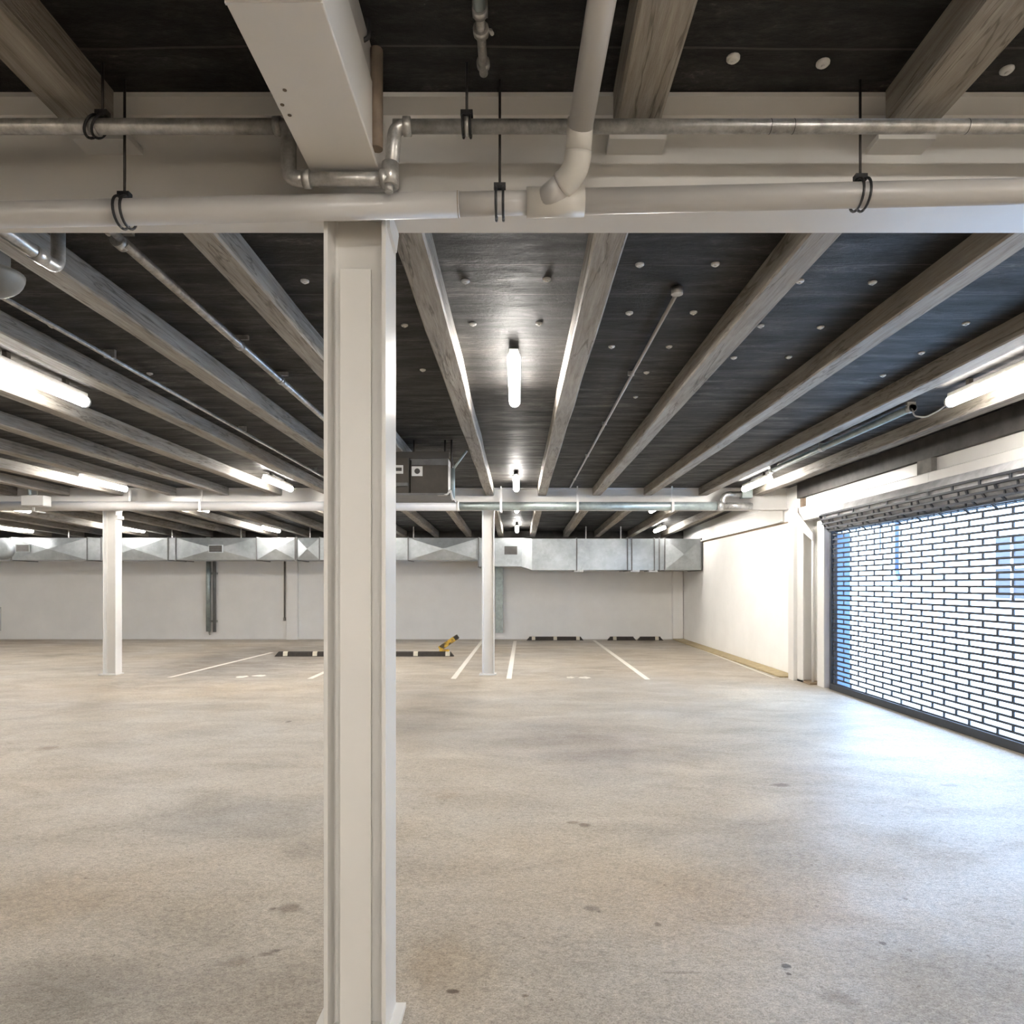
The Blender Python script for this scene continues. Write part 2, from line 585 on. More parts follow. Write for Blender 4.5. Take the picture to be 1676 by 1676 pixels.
# ------------------------------------------------------------------ steel frame
bm1 = thing('steel_beam', (0, 2.48, BZ), 'white steel cross beam carried by the big near column, pipes running along it', 'beam')
MB().prism(ibeam_prof(B1a, B1b, BZ, DK - .002, .016, .012), 'x', XL, 4.69).build('beam_section', 'steel_white', bm1)
for x in (-1.46, .42, 1.36, 2.30, -2.40):
    MB().box(x - .10, x + .10, B1a + .005, 2.474, JB - .022, JB - .001).build('seat_bracket', 'steel_white', bm1)
bm2 = thing('steel_beam', (0, 12.2, BZ), 'white steel cross beam carried by the two far columns', 'beam')
MB().prism(ibeam_prof(B2a, B2b, BZ, DK - .002, .016, .012), 'x', XL, XR - .02).build('beam_section', 'steel_white', bm2)

# lengthwise beam above the camera, framed into the first cross beam
bm3 = thing('steel_beam', (-.575, 0, 2.97), 'white steel beam running overhead towards the viewer above the big column', 'beam')
MB().box(-.690, -.460, -4.87, 2.362, 2.97, 3.19, .004).build('beam_section', 'steel_white', bm3)
MB().box(-.684, -.468, -4.87, 2.362, 3.192, DK - .002, .003).build('packing_section', 'pvc', bm3)
MB().box(-.6905, -.4595, 1.605, 1.612, 2.9685, 3.19).build('splice_seam', 'steel_white', bm3)
MB().tube([(-.450, 2.17, 2.985), (-.450, 2.17, DK - .02)], .020, 14).build('end_cleat', 'primer', bm3)
# small rust spots on the lower flange
for (px, py) in ((466, 148), (462, 172), (474, 189)):
    p = P(px, py, Z=2.969)
    MB().tube([(p.x, p.y, 2.9705), (p.x, p.y, 2.9690)], .006, 8).build('rust_spot', 'primer', bm3)


def hcolumn(x0, x1, y0, y1, top, label, cap=True, plate=(.05, .05)):
    t = thing('steel_column', ((x0 + x1) / 2, (y0 + y1) / 2, 0), label, 'column')
    ym, tf, tw = (y0 + y1) / 2, .014, .010
    r = .012
    prof = [(x0, y0), (x0 + tf, y0)]
    # root fillets between web and flanges
    prof += [(x0 + tf, ym - tw / 2 - r), (x0 + tf + r * .3, ym - tw / 2 - r * .3), (x0 + tf + r, ym - tw / 2)]
    prof += [(x1 - tf - r, ym - tw / 2), (x1 - tf - r * .3, ym - tw / 2 - r * .3), (x1 - tf, ym - tw / 2 - r)]
    prof += [(x1 - tf, y0), (x1, y0), (x1, y1), (x1 - tf, y1), (x1 - tf, ym + tw / 2), (x0 + tf, ym + tw / 2), (x0 + tf, y1), (x0, y1)]
    MB().prism(prof, 'z', .018, top - .014).build('shaft', 'steel_white', t)
    MB().box(x0 - plate[0], x1 + plate[0] * .75, y0 - plate[1], y1 + .005, 0, .018).build('base_plate', 'steel_white', t)
    MB().box(x0 - .01, x1 + .01, y0 - .004, y1 + .004, top - .014, top - .0005).build('cap_plate', 'steel_white', t)
    return t


c1 = hcolumn(-.678, -.462, B1a, B1b, BZ, 'big white painted steel column standing nearest the viewer')
c1['label'] = 'big white painted steel column standing alone in front, full height of the picture'
for x, m in ((-.643, 'label'), (-.60, 'steel_white'), (-.505, 'primer')):
    MB().box(x - .011, x + .011, B1a - .012, B1a + .05, BZ - .030, BZ - .014).build('bolt', m, c1)
g = MB()
g.prism([(B1a + .004, BZ - .014), (B1b - .004, BZ - .014), (B1b - .05, BZ - .10), (B1a + .02, BZ - .075)], 'x', -.462, -.450)
g.build('gusset_plate', 'steel_white', c1)
MB().box(-.630, -.519, 2.408, 2.422, .018, 2.715, .002).build('shade_gap_plate', 'steel_white', c1)  # plate added so the gap beside it darkens like the shadowed web
for z in (.3, 1.0, 1.7, 2.4):
    MB().box(-.600, -.550, 2.422, 2.4745, z, z + .05).build('spacer', 'steel_white', c1)
c2 = hcolumn(-.640, -.425, B2a, B2b, BZ, 'white steel column at the end of the parking bay lines')
c3 = hcolumn(-7.366, -7.14, B2a, B2b, BZ, 'white steel column standing far from the grille door, lone beside the open floor')
for t, x in ((c3, -7.25),):
    for dx in (-.09, .06):
        MB().box(x + dx, x + dx + .035, B2a - .03, B2a - .005, BZ - .03, BZ + .10).build('clip_plate', 'steel_white', t)
    MB().box(-7.15, -7.10, B2a - .01, B2b, BZ - .16, BZ - .10).build('bracket', 'steel_white', t)

# edge beams on the door side
eb = thing('edge_beam', (4.75, 8, 2.66), 'white edge beam over the grille door', 'beam')
MB().prism([(4.70, 2.66), (4.815, 2.66), (4.815, 3.06), (4.80, 3.06), (4.80, 2.905), (4.715, 2.89), (4.70, 2.88)], 'y', 2.6, 11.48).build('beam_section', 'steel_white', eb)
MB().box(4.735, 4.80, 7.82, 8.10, 2.89, 3.06).build('stiffener', 'grey_board', eb)
MB().box(4.698, 4.7005, 7.82, 8.10, 2.70, 2.88).build('splice_plate', 'steel_white', eb)
MB().box(4.74, 4.80, 11.38, 11.47, 2.67, 3.05).build('end_stub', 'primer', eb)
wp = tag(MB().box(4.74, XR + .10, 2.6, 11.60, 3.062, DK - .001).build('shade_fascia', 'shade_dark'), 'dark painted-in shade strip along the top of the door side wall', 'shade strip')  # dark colour stands in for the shaded recess above the edge beam
eb2 = tag(MB().prism([(4.74, 2.728), (4.818, 2.728), (4.818, 3.04), (4.79, 3.04), (4.79, 2.75), (4.74, 2.75)], 'y', 12.35, 17.74).build('edge_beam', 'steel_white'),
          'white edge beam along the side wall behind the far cross beam', 'beam')

# gate post and jamb beside the door
gp = thing('gate_post', (4.80, 11.2, 0), 'white steel post with knee brace beside the grille door', 'post')
gpr = [(4.66, 11.16), (4.674, 11.16), (4.674, 11.27), (4.88, 11.27), (4.88, 11.16), (4.894, 11.16), (4.894, 11.40), (4.88, 11.40), (4.88, 11.28), (4.674, 11.28), (4.674, 11.40), (4.66, 11.40)]
MB().prism(gpr, 'z', 0, 2.655).build('shaft', 'steel_white', gp)
MB().prism([(11.42, 2.82), (11.60, 2.82), (11.60, 2.66), (10.80, 2.30), (10.80, 2.42)], 'x', 4.655, 4.668).build('knee_brace', 'steel_white', gp)
MB().box(4.60, 4.67, 11.40, 11.62, 0, 2.90).build('wall_stud', 'steel_white', gp)
MB().box(4.74, 4.885, 10.58, 10.82, 0, 2.60, .006).build('jamb_casing', 'steel_white', gp)
MB().tube([(4.76, 11.02, .0), (4.76, 11.02, 2.5)], .022, 10).build('conduit', 'steel_white', gp)
MB().box(4.66, 4.89, 10.9, 11.5, 0, .03).build('foot_plate', 'trimbrown', gp)

# ------------------------------------------------------------------ joists
def joist(x, y0, y1, slope, label, w=.155):
    b = MB()
    n = max(6, int((y1 - y0) / .8))
    rng = random.Random(int(x * 100) + int(y0 * 7))
    ch = .010
    rings = []
    for i in range(n + 1):
        y = y0 + (y1 - y0) * i / n
        zt = deck_z(y) - .0005
        zb = JB if not slope else JB + (JBB - JB) * (y - 12.2) / (YF - 12.2)
        l = x - w / 2 + rng.uniform(-.006, .006)
        r = x + w / 2 + rng.uniform(-.006, .006)
        zb += rng.uniform(-.004, .004)
        rings.append([b.bm.verts.new(q) for q in ((l, y, zt), (l, y, zb + ch), (l + ch, y, zb), (r - ch, y, zb), (r, y, zb + ch), (r, y, zt))])
    for a, c in zip(rings, rings[1:]):
        for k in range(6):
            b.bm.faces.new((a[k], a[(k + 1) % 6], c[(k + 1) % 6], c[k]))
    b.bm.faces.new(rings[0])
    b.bm.faces.new(rings[-1][::-1])
    o = b.build('ceiling_joist', 'joist')
    return tag(o, label, 'joist', 'timber ceiling joists')


ORD = ['first', 'second', 'third', 'fourth', 'fifth', 'sixth', 'seventh', 'eighth', 'ninth', 'tenth', 'eleventh', 'twelfth', 'thirteenth', 'fourteenth', 'fifteenth']
RX = [.42, 1.39, 2.30, 3.27, 4.24]
LX = [-.50 - .94 * k for k in range(15)]
for i, x in enumerate(RX):
    joist(x, B1b + .004, B2a - .004, False, f'weathered joist between the cross beams, {ORD[i]} from the middle light towards the door')
    joist(x, B2b + .004, YF - .104, True, f'weathered joist above the silver duct, {ORD[i]} from the middle lights towards the door')
for i, x in enumerate(LX):
    if i < 11:
        joist(x, B1b + .004, B2a - .004, False, f'weathered joist between the cross beams, {ORD[i]} from the middle light away from the door')
    joist(x, B2b + .004, YF - .104, True, f'weathered joist above the silver duct, {ORD[i]} from the middle lights away from the door')
for x, l in ((-1.49, 'weathered overhead joist before the big column, beside the white lengthwise beam away from the door'),
             (.41, 'weathered overhead joist just beside the descending white drain pipe'),
             (1.36, 'weathered overhead joist with a white washer either side, nearer the door'),
             (2.30, 'overhead joist before the near cross beam, second from the drain pipe'),
             (-2.43, 'overhead joist before the near cross beam, second from the lengthwise beam')):
    joist(x, -4.87, B1a - .004, False, l, .165)

# ------------------------------------------------------------------ lamps
def make_lamp():
    t = bpy.data.objects.new('tube_light', None)
    C.objects.link(t)
    L = 1.17
    b = MB()
    n = 7
    pts = [(0, -L / 2, 0), (0, -L / 2 + .004, 0), (0, -L / 2 + .02, 0), (0, L / 2 - .02, 0), (0, L / 2 - .004, 0), (0, L / 2, 0)]
    b.tube(pts, [.028, .038, .046, .046, .038, .028], 18)
    b.build('diffuser', 'lamp', t)
    MB().tube([(0, L / 2 - .012, 0), (0, L / 2 + .012, 0)], .049, 18).build('end_cap', 'housing', t)  # opaque cap added on the unseen end to shield the cross beam
    h = MB()
    h.box(-.038, .038, -L / 2 + .015, L / 2 - .015, .030, .070, .006)
    h.build('batten', 'housing', t)
    for s in (-1, 1):
        c = MB()
        c.box(-.018, .018, s * .33 - .02, s * .33 + .02, .069, .1245)
        c.build('mounting_clip', 'clip', t)
    return t


lamp0 = make_lamp()
lamps = [
    (-.03, 5.37, 'lit tube light in the middle of the ceiling just beyond the big column'),
    (-.03, 10.8, 'lit tube light over the middle, in front of the far cross beam'),
    (-.03, 13.8, 'lit tube light just peeping under the far cross beam in the middle'),
    (-.03, 18.1, 'lit tube light above the silver duct in the middle'),
    (3.77, 5.37, 'lit tube light with cable loop, high above the grille door side near the viewer'),
    (3.77, 10.8, 'lit tube light over the knee-braced gate post, by the end of the cross pipe'),
    (3.75, 18.1, 'lit tube light above the silver duct near the corner of the white side wall'),
    (-3.78, 5.37, 'large lit tube light farther from the door than the big column, near the viewer'),
    (-3.79, 10.8, 'lit tube light between the big column and the lone far column'),
    (-6.55, 10.8, 'lit tube light above the lone far column with a white drop pipe beside'),
    (-6.55, 18.1, 'lit tube light above the cross-creased duct, beside the big column edge'),
    (-10.25, 18.1, 'lit tube light above the silver duct just beside the lone far column'),
    (-13.3, 18.1, 'lit tube light above the duct at the far end away from the door'),
    (-6.55, 13.8, 'lit tube light just peeping under the far cross beam beside the lone column'),
    (-10.30, 13.8, 'small glow of a tube light under the far cross beam, far from the door'),
    (-3.81, 18.1, 'tube light above the duct hidden behind the big column'),
    (-6.55, 5.37, 'tube light near the viewer, second from the big column away from the door'),
    (-10.37, 8.0, 'tube light out over the open floor away from the door'),
    (-3.81, 13.8, 'added tube light above the wheel stops hidden by the big column'),  # extra lamp added to brighten the rear wall
    (2.80, 13.8, 'added tube light just peeping under the far cross beam near the white side wall'),  # added too for more light on the rear wall
    (-13.2, 13.8, 'added tube light under the rear boards far away from the door'),  # likewise an added lamp for the rear wall
    (-.03, -.08, 'tube light overhead above the viewer, beside the lengthwise beam'),
    (3.77, -.08, 'tube light overhead above the viewer on the door side'),
    (-13.2, 8.0, 'tube light far out over the open floor away from the door'),
]
for i, (x, y, l) in enumerate(lamps):
    o = lamp0 if i == 0 else copy_tree(lamp0)
    o.location = (x, y, deck_z(y + (.4 if y > 12.2 else 0)) - .125)
    tag(o, l, 'light', 'ceiling tube lights')
for yy, row in ((-8.6, 'first'), (-10.2, 'middle'), (-11.8, 'last')):  # lamps added out of view for front light on the column
    for k in range(3):
        o = copy_tree(lamp0)
        o.location = (1.6 + 1.3 * k, yy, 2.625)
        o.rotation_euler = (0, 0, PI / 2)
        tag(o, f'added tube light of the unseen low room behind the viewer, {row} row, {ORD[k]} towards the door side', 'light', 'ceiling tube lights')
# flex cable of the lamp on the door side
cb = [(3.77, 5.97, 3.19), (3.75, 6.10, 3.15), (3.70, 6.20, 3.12), (3.67, 6.32, 3.16), (3.69, 6.395, 3.25)]
tag(MB().tube(fillet(cb, .04, 5), .007, 8).build('hanging_cable', 'pvc'), 'thin looped flex cable at the end of the door side tube light', 'cable')

# ------------------------------------------------------------------ pipes by the near beam
YG = 2.25
gz = 3.1107
sp = thing('sprinkler_pipe', (-.5, YG, 3.0), 'galvanised pipe along the near cross beam, stepping down under the white overhead beam', 'pipe')
xl1 = P(470, 207, Y=YG).x
xr1 = P(638, 207, Y=YG).x + .012
zl = P(0, 293, Y=YG).z
MB().tube([(-6.0, YG, gz), (xl1, YG, gz)], .0235, 20).build('pipe_run', 'galv', sp)
MB().tube([(xr1, YG, gz), (4.6, YG, gz)], .0220, 20).build('pipe_run', 'galv', sp)
MB().tube(fillet([(xl1 - .03, YG, gz), (xl1 + .005, YG, gz), (xl1 + .005, YG, zl), (xl1 + .06, YG, zl)], .035), .025, 18).build('elbow', 'galv', sp)
MB().tube([(xl1 + .05, YG, zl), (xr1 - .02, YG, zl)], .0215, 18).build('pipe_run', 'galv', sp)
MB().tube(fillet([(xr1 + .06, YG, gz), (xr1 + .005, YG, gz), (xr1 - .01, YG, zl - .01)], .035), .023, 18).build('elbow', 'galv', sp)
MB().tube([(xr1 - .010, YG, zl + .05), (xr1 - .010, YG, zl - .025)], [.028, .028], 18).build('tee', 'galv', sp)
MB().tube([(xr1 - .012, YG - .01, zl - .02), (xr1 - .012, YG - .012, zl - .05)], .014, 14).build('plug', 'galv', sp)
for x in (xl1 - .03, xr1 + .045, xl1 + .065, P(765, 207, Y=YG).x, P(155, 207, Y=YG).x, xr1 - .03):
    z = zl if x in (xl1 + .065, xr1 - .03) else gz
    MB().tube([(x - .012, YG, z), (x + .012, YG, z)], .029, 18).build('coupling', 'galv', sp)
for x in (P(1298, 207, Y=YG).x, P(1582, 207, Y=YG).x, P(1260, 207, Y=YG).x):
    MB().tube([(x - .001, YG, gz), (x + .001, YG, gz)], .0228, 18).build('weld_seam', 'black', sp)


def strap(px, py, r, z_top, yy, label, name='pipe_hanger', lean=0.0, wide=.02):
    p = P(px, py, Y=yy)
    t = thing(name, (p.x, yy, p.z), label, 'hanger', 'pipe hangers')
    for dx in (-.012, .012):
        pts = []
        for k in range(25):
            a = -PI * .5 + 2 * PI * k / 24
            pts.append((p.x + dx + lean * (math.sin(a) - 1), yy + (r + .009) * math.cos(a), p.z + (r + .009) * math.sin(a)))
        MB().tube(pts, .0045, 8).build('strap', 'black', t)
    MB().box(p.x - .020, p.x + .020, yy - .012, yy + .012, p.z + r + .007, p.z + r + .026).build('clamp_block', 'black', t)
    MB().tube([(p.x, yy, p.z + r + .02), (p.x, yy, z_top)], .0045, 8).build('rod', 'dark_rod', t)
    return t


# white drain pipe (slightly falling away from the door)
YD, RD = 2.325, .0415
dp = thing('drain_pipe', (0, YD, 2.87), 'thick white plastic drain pipe along the near cross beam with a branch rising overhead', 'pipe')


def dz(x):
    px = CX + x / YD * F
    return EYE + (CY - (352 - 39 * px / 1676)) / F * YD


def drun(xa, xb, r=RD, nm='pipe_run', m='pvc'):
    return MB().tube([(xa, YD, dz(xa)), (xb, YD, dz(xb))], r, 28).build(nm, m, dp)


xa, xb = P(862, 330, Y=YD).x, P(956, 330, Y=YD).x
drun(-5.5, P(752, 330, Y=YD).x, RD)
drun(P(752, 330, Y=YD).x, xa + .01, RD - .003)
drun(xb - .01, 4.6, RD - .001)
drun(xa, xb, RD + .006, 'wye_fitting', 'pvc_joint')
drun(P(750, 330, Y=YD).x - .001, P(750, 330, Y=YD).x + .001, RD + .0005, 'joint_seam', 'trimbrown')
wx = P(890, 335, Y=YD).x
q0 = Vector((wx, YD - .01, dz(wx)))
q1 = P(944, 282, Y=YD - .09)
q2 = P(949, 215, Y=YD - .135)
q3 = P(985, 0, Y=1.83)
q4 = q3 + (q3 - q2) * 1.2
MB().tube([q0, q1 + (q0 - q1).normalized() * .05], .039, 24).build('wye_branch', 'pvc', dp)
MB().tube(fillet([q1 + (q0 - q1).normalized() * .06, q1, q1 + (q2 - q1).normalized() * .06], .05, 8), .043, 24).build('elbow', 'pvc_joint', dp)
MB().tube([q1 + (q2 - q1).normalized() * .05, q1 + (q2 - q1).normalized() * .15], .042, 24).build('coupling', 'pvc_joint', dp)
MB().tube([q1 + (q2 - q1).normalized() * .12, q3, q4], .0395, 24).build('riser', 'pvc', dp)

strap(204, 348, RD, DK - .001, YD, 'black strap hanger on the drain pipe, farthest along from the door')['label'] = 'black strap hanger and rod on the drain pipe, on the side away from the door'
strap(818, 334, RD, DK - .001, YD, 'black strap hanger and rod on the drain pipe beside the pipe branch', lean=0)
strap(1408, 319, RD, DK - .001, YD, 'black strap hanger and rod on the drain pipe on the door side', lean=0)
strap(168, 207, .0235, DK - .001, YG, 'black strap hanger on the galvanised pipe, under the joist end away from the door', lean=.02)
strap(764, 207, .0225, DK - .001, YG, 'small clamp and thin rod on the galvanised pipe beside the capped conduit')
# overhead conduit towards the viewer, ending in a valve fitting
oc = thing('conduit', (-.1, 1.9, 3.27), 'galvanised conduit on the overhead boards ending in a small valve fitting', 'pipe')
MB().tube([(-.105, 1.2, 3.275), (-.112, 1.98, 3.275)], .018, 14).build('pipe_run', 'galv_pale', oc)
pv = [(-.112, 1.97, 3.275), (-.112, 2.22, 3.262)]
MB().tube(pv, .014, 12).build('valve_body', 'galv', oc)
for y, r in ((1.99, .022), (2.06, .024), (2.19, .021)):
    MB().tube([(-.112, y - .012, 3.272), (-.112, y + .012, 3.272)], r, 12).build('collar', 'galv', oc)
MB().tube([(-.112, 2.06, 3.272), (-.082, 2.06, 3.272), (-.078, 2.05, 3.255)], .006, 8).build('lever', 'galv', oc)
MB().box(-.135, -.09, 2.00, 2.03, 3.285, DK).build('saddle_clip', 'galv', oc)
# loose black hook by the lengthwise beam
hk = P(604, 68, Z=3.25)
tag(MB().tube(fillet([(hk.x, hk.y, DK - .001), (hk.x, hk.y, 3.262), (hk.x - .025, hk.y, 3.25), (hk.x - .035, hk.y, 3.225)], .012, 4), .0065, 8).build('cable_hook', 'black'),
    'small black hook hanging beside the white overhead beam', 'hook')

# ------------------------------------------------------------------ pipes of the middle bay
lp = thing('galvanised_pipe', (-2.14, 3.0, 3.07), 'galvanised pipe with elbow behind the near cross beam, away from the door', 'pipe')
MB().tube(fillet([(-2.15, 2.492, 3.085), (-2.15, 3.19, 3.075), (-2.15, 3.19, DK - .001)], .06, 8), .030, 20).build('pipe_run', 'galv', lp)
MB().tube([(-2.15, 3.02, 3.078), (-2.15, 3.09, 3.077)], .0345, 20).build('coupling', 'galv', lp)

dl = thing('pendant_lamp', (-2.28, 2.95, 2.95), 'unlit grey dome lamp hanging under the joists behind the near beam', 'lamp')
b = MB()
prev = []
for k in range(9):
    a = k / 8 * PI / 2
    prev.append((.125 * math.cos(a) if k < 8 else .004, 2.952 - .105 * math.sin(a)))
b.tube([(-2.28, 2.95, z) for _, z in prev], [r for r, _ in prev], 28)
b.build('dome', 'dome', dl)
MB().box(-2.335, -2.225, 2.90, 3.00, 2.95, 3.04, .01).build('gear_box', 'clip', dl)
MB().tube([(-2.275, 2.95, 3.03), (-2.275, 2.95, DK - .001)], .012, 10).build('stem', 'dark_rod', dl)

cd = thing('conduit', (-1.93, 7, 3.25), 'galvanised conduit under the boards between two joists, away from the door', 'pipe')
MB().tube([(-1.90, 2.50, 3.262), (-1.91, 3.3, 3.262)], .018, 14).build('pipe_run', 'galv', cd)
MB().tube([(-1.91, 3.3, 3.255), (-1.94, 8, 3.255), (-1.95, 12.18, 3.255)], .026, 16).build('pipe_run', 'galv', cd)
for y in (3.30, 4.71, 5.52, 7.5, 9.6):
    MB().tube([(-1.925, y - .03, 3.255), (-1.925, y + .03, 3.255)], .033, 14).build('coupling', 'galv', cd)
    MB().box(-1.99, -1.86, y - .012, y + .012, 3.29, DK).build('saddle_clip', 'galv', cd)

c_ = thing('conduit', (-2.99, 7, 3.26), 'thin grey conduit running beside a joist above the large tube light', 'pipe')
MB().tube([(-2.99, 2.50, 3.27), (-2.99, 12.18, 3.25)], .015, 12).build('pipe_run', 'galv', c_)
for y in (2.95, 5.0, 7.4, 10):
    MB().box(-3.03, -2.95, y - .012, y + .012, 3.262, DK).build('saddle_clip', 'galv', c_)

cr = thing('conduit', (.90, 8, 3.27), 'thin grey conduit with round end box between the second and third joists', 'pipe')
cr['label'] = 'thin grey conduit with a round end box, door side of the middle light'
MB().tube([(.92, 3.98, 3.29), (.90, 11.8, 3.28)], .012, 12).build('pipe_run', 'pvc', cr)
MB().tube([(.92, 3.95, DK - .001), (.92, 3.95, 3.28)], .034, 16).build('end_box', 'galv', cr)
for y in (5.5, 7.2, 9, 11):
    MB().box(.885, .935, y - .01, y + .01, 3.285, DK).build('saddle_clip', 'galv', cr)

cl = thing('conduit', (3.55, 8, 3.26), 'blue grey conduit between the joists linking the tube lights on the door side', 'pipe')
MB().tube([(3.70, 6.40, 3.262), (3.70, 10.0, 3.262)], .035, 16).build('pipe_run', 'galv_pale', cl)
for y in (6.43, 8.3, 9.9):
    MB().tube([(3.70, y - .03, 3.262), (3.70, y + .03, 3.262)], .042, 16).build('coupling', 'galv', cl)
    MB().box(3.66, 3.74, y - .015, y + .015, 3.29, DK).build('saddle_clip', 'galv', cl)

# cross main in front of the far beam
YM, ZM, RM = 11.90, 2.972, .072
mp = thing('cross_main', (0, YM, ZM), 'long pale main pipe along the far cross beam, ending by the gate post', 'pipe')
xs = P(750, 828, Y=YM).x
MB().tube([(-13, YM, ZM), (xs, YM, ZM)], RM + .008, 24).build('pipe_run', 'pvc', mp)
MB().tube([(xs, YM, ZM), (3.56, YM, ZM)], RM, 24).build('pipe_run', 'galv_pale', mp)
MB().tube([(xs - .02, YM, ZM), (xs + .02, YM, ZM)], RM + .016, 24).build('coupling', 'steel_white', mp)
MB().tube([(3.46, YM, ZM), (3.56, YM, ZM)], RM + .02, 24).build('coupling', 'galv', mp)
MB().tube([(3.56, YM, ZM), (4.05, YM, ZM)], RM - .012, 24).build('stub_end', 'galv', mp)
MB().tube(fillet([(3.56, YM - .02, ZM + .03), (3.56, YM - .02, ZM + .20), (3.95, YM - .02, ZM + .20)], .12, 8), .052, 20).build('elbow', 'galv', mp)
MB().box(3.88, 4.06, YM - .10, YM + .06, ZM + .13, ZM + .27, .008).build('valve_box', 'galv_pale', mp)
MB().tube([(4.03, YM, ZM), (4.08, YM, ZM)], .055, 12).build('end_cap', 'galv', mp)
for px in (945, 1100, 820, 560, 330, 60):
    x = P(px, 828, Y=YM).x
    h = MB()
    h.box(x - .02, x + .02, YM - RM - .012, YM - RM + .004, ZM - .10, ZM + .11)
    h.box(x - .02, x + .02, YM - .01, YM + .20, ZM - .105, ZM - .085)
    h.box(x - .012, x + .012, YM - .01, YM + .01, ZM + RM, DK - .001)
    h.build('hanger', 'steel_white', mp)
x = P(212, 815, Y=YM).x
MB().tube([(x, YM, ZM), (x, YM, 3.255)], .032, 14).build('drop_pipe', 'steel_white', mp)

# pale conduit far from the door with a junction box
cp = thing('conduit', (-8.2, 9, 3.2), 'pale conduit leading to a small junction box near the lone far column', 'pipe')
MB().tube(fillet([(-8.30, 6.0, 3.262), (-8.30, 11.60, 3.262), (-8.30, 11.60, 3.10)], .1, 6), .03, 14).build('pipe_run', 'galv_pale', cp)
MB().box(-8.38, -8.00, 11.50, 11.70, 2.93, 3.11, .01).build('junction_box', 'housing', cp)
for y in (6.4, 8.8, 11.2):
    MB().box(-8.35, -8.25, y - .012, y + .012, 3.28, DK).build('saddle_clip', 'galv', cp)

# dark equipment unit hanging under the joists
ah = thing('ventilation_unit', (-1.15, 8.3, 2.66), 'dark ventilation box hung under the joists behind the big column', 'ventilation unit')
MB().box(-1.28, -.83, 8.10, 8.75, 2.68, 3.02, .006).build('body', 'unit', ah)
MB().box(-1.27, -.83, 8.12, 8.75, 3.02, 3.10).build('upper_panel', 'unit_light', ah)
MB().box(-1.62, -1.29, 8.06, 8.60, 2.68, 3.10, .006).build('control_box', 'unit', ah)
MB().box(-1.60, -.80, 8.05, 8.78, 2.655, 2.682).build('drip_tray', 'unit_light', ah)
MB().box(-1.52, -.82, 8.10, 8.14, 3.10, 3.178).build('hanger_bar', 'clip', ah)
MB().box(-1.52, -.82, 8.62, 8.66, 3.10, 3.178).build('hanger_bar', 'clip', ah)
for xx in (-1.24, -.87):
    MB().tube([(xx, 8.12, 3.1), (xx, 8.12, DK - .001)], .012, 8).build('hanger_rod', 'dark_rod', ah)
s1 = MB().box(-1.262, -1.133, 8.085, 8.10, 2.888, 3.003, .003).build('socket_plate', 'label', ah)
MB().tube([(-1.195, 8.086, 2.945), (-1.195, 8.080, 2.945)], .033, 16).build('socket_well', 'clip', s1)
s2 = MB().box(-1.49, -1.357, 8.045, 8.06, 2.91, 3.01, .003).build('socket_plate', 'label', ah)
MB().box(-1.475, -1.372, 8.040, 8.046, 2.94, 2.98).build('switch_slot', 'clip', s2)
MB().box(-1.48, -1.30, 8.02, 8.06, 2.76, 2.80).build('terminal', 'unit_light', ah)
MB().tube([(-.775, 8.10, 2.62), (-.775, 8.10, 2.98)], .026, 14).build('riser_pipe', 'galv_pale', ah)
MB().tube([(-.79, 8.10, 2.97), (-.79, 8.10, DK - .001)], .012, 10).build('riser_rod', 'dark_rod', ah)
MB().tube([(-.77, 8.10, 2.97), (-.61, 8.10, 3.19)], .014, 10).build('brace', 'galv_pale', ah)
MB().tube(fillet([(-.95, 8.07, 2.665), (-.83, 8.06, 2.665), (-.80, 8.06, 2.72), (-.77, 8.07, 2.60)], .02, 4), .014, 10).build('drain_hose', 'label', ah)

# ------------------------------------------------------------------ ventilation duct along the rear wall
du = thing('ventilation_duct', (0, 18.2, 2.26), 'long silver rectangular ventilation duct along the rear wall under the ceiling', 'duct')
YA0, YA1, ZA0, ZA1 = 18.2, 19.2, 2.26, 2.85


def duct_box(x0, x1, y0, y1, z0, z1, cross=True, nm='duct_section', x1z=None):
    b = MB()
    bm = b.bm
    z0b = z0 if x1z is None else x1z
    f0 = [bm.verts.new(q) for q in ((x0, y0, z0), (x1, y0, z0b), (x1, y0, z1), (x0, y0, z1))]
    k0 = [bm.verts.new(q) for q in ((x0, y1, z0), (x1, y1, z0b), (x1, y1, z1), (x0, y1, z1))]
    for a in range(4):
        bm.faces.new((f0[a], k0[a], k0[(a + 1) % 4], f0[(a + 1) % 4]))
    bm.faces.new(k0[::-1])
    if cross:
        c = bm.verts.new(((x0 + x1) / 2, y0 - .075, (z0 + z1) / 2))
        for a in range(4):
            bm.faces.new((f0[a], f0[(a + 1) % 4], c))
    else:
        bm.faces.new(f0)
    return b.build(nm, 'duct', du)


def flange(x, y0, y1, z0, z1, t=.02):
    b = MB()
    e = .022
    b.box(x - t, x + t, y0 - e, y0, z0 - e, z1 + e)
    b.box(x - t, x + t, y0, y1, z0 - e, z0)
    b.box(x - t, x + t, y0, y1, z1, z1 + e)
    return b.build('joint_flange', 'unit_light', du)


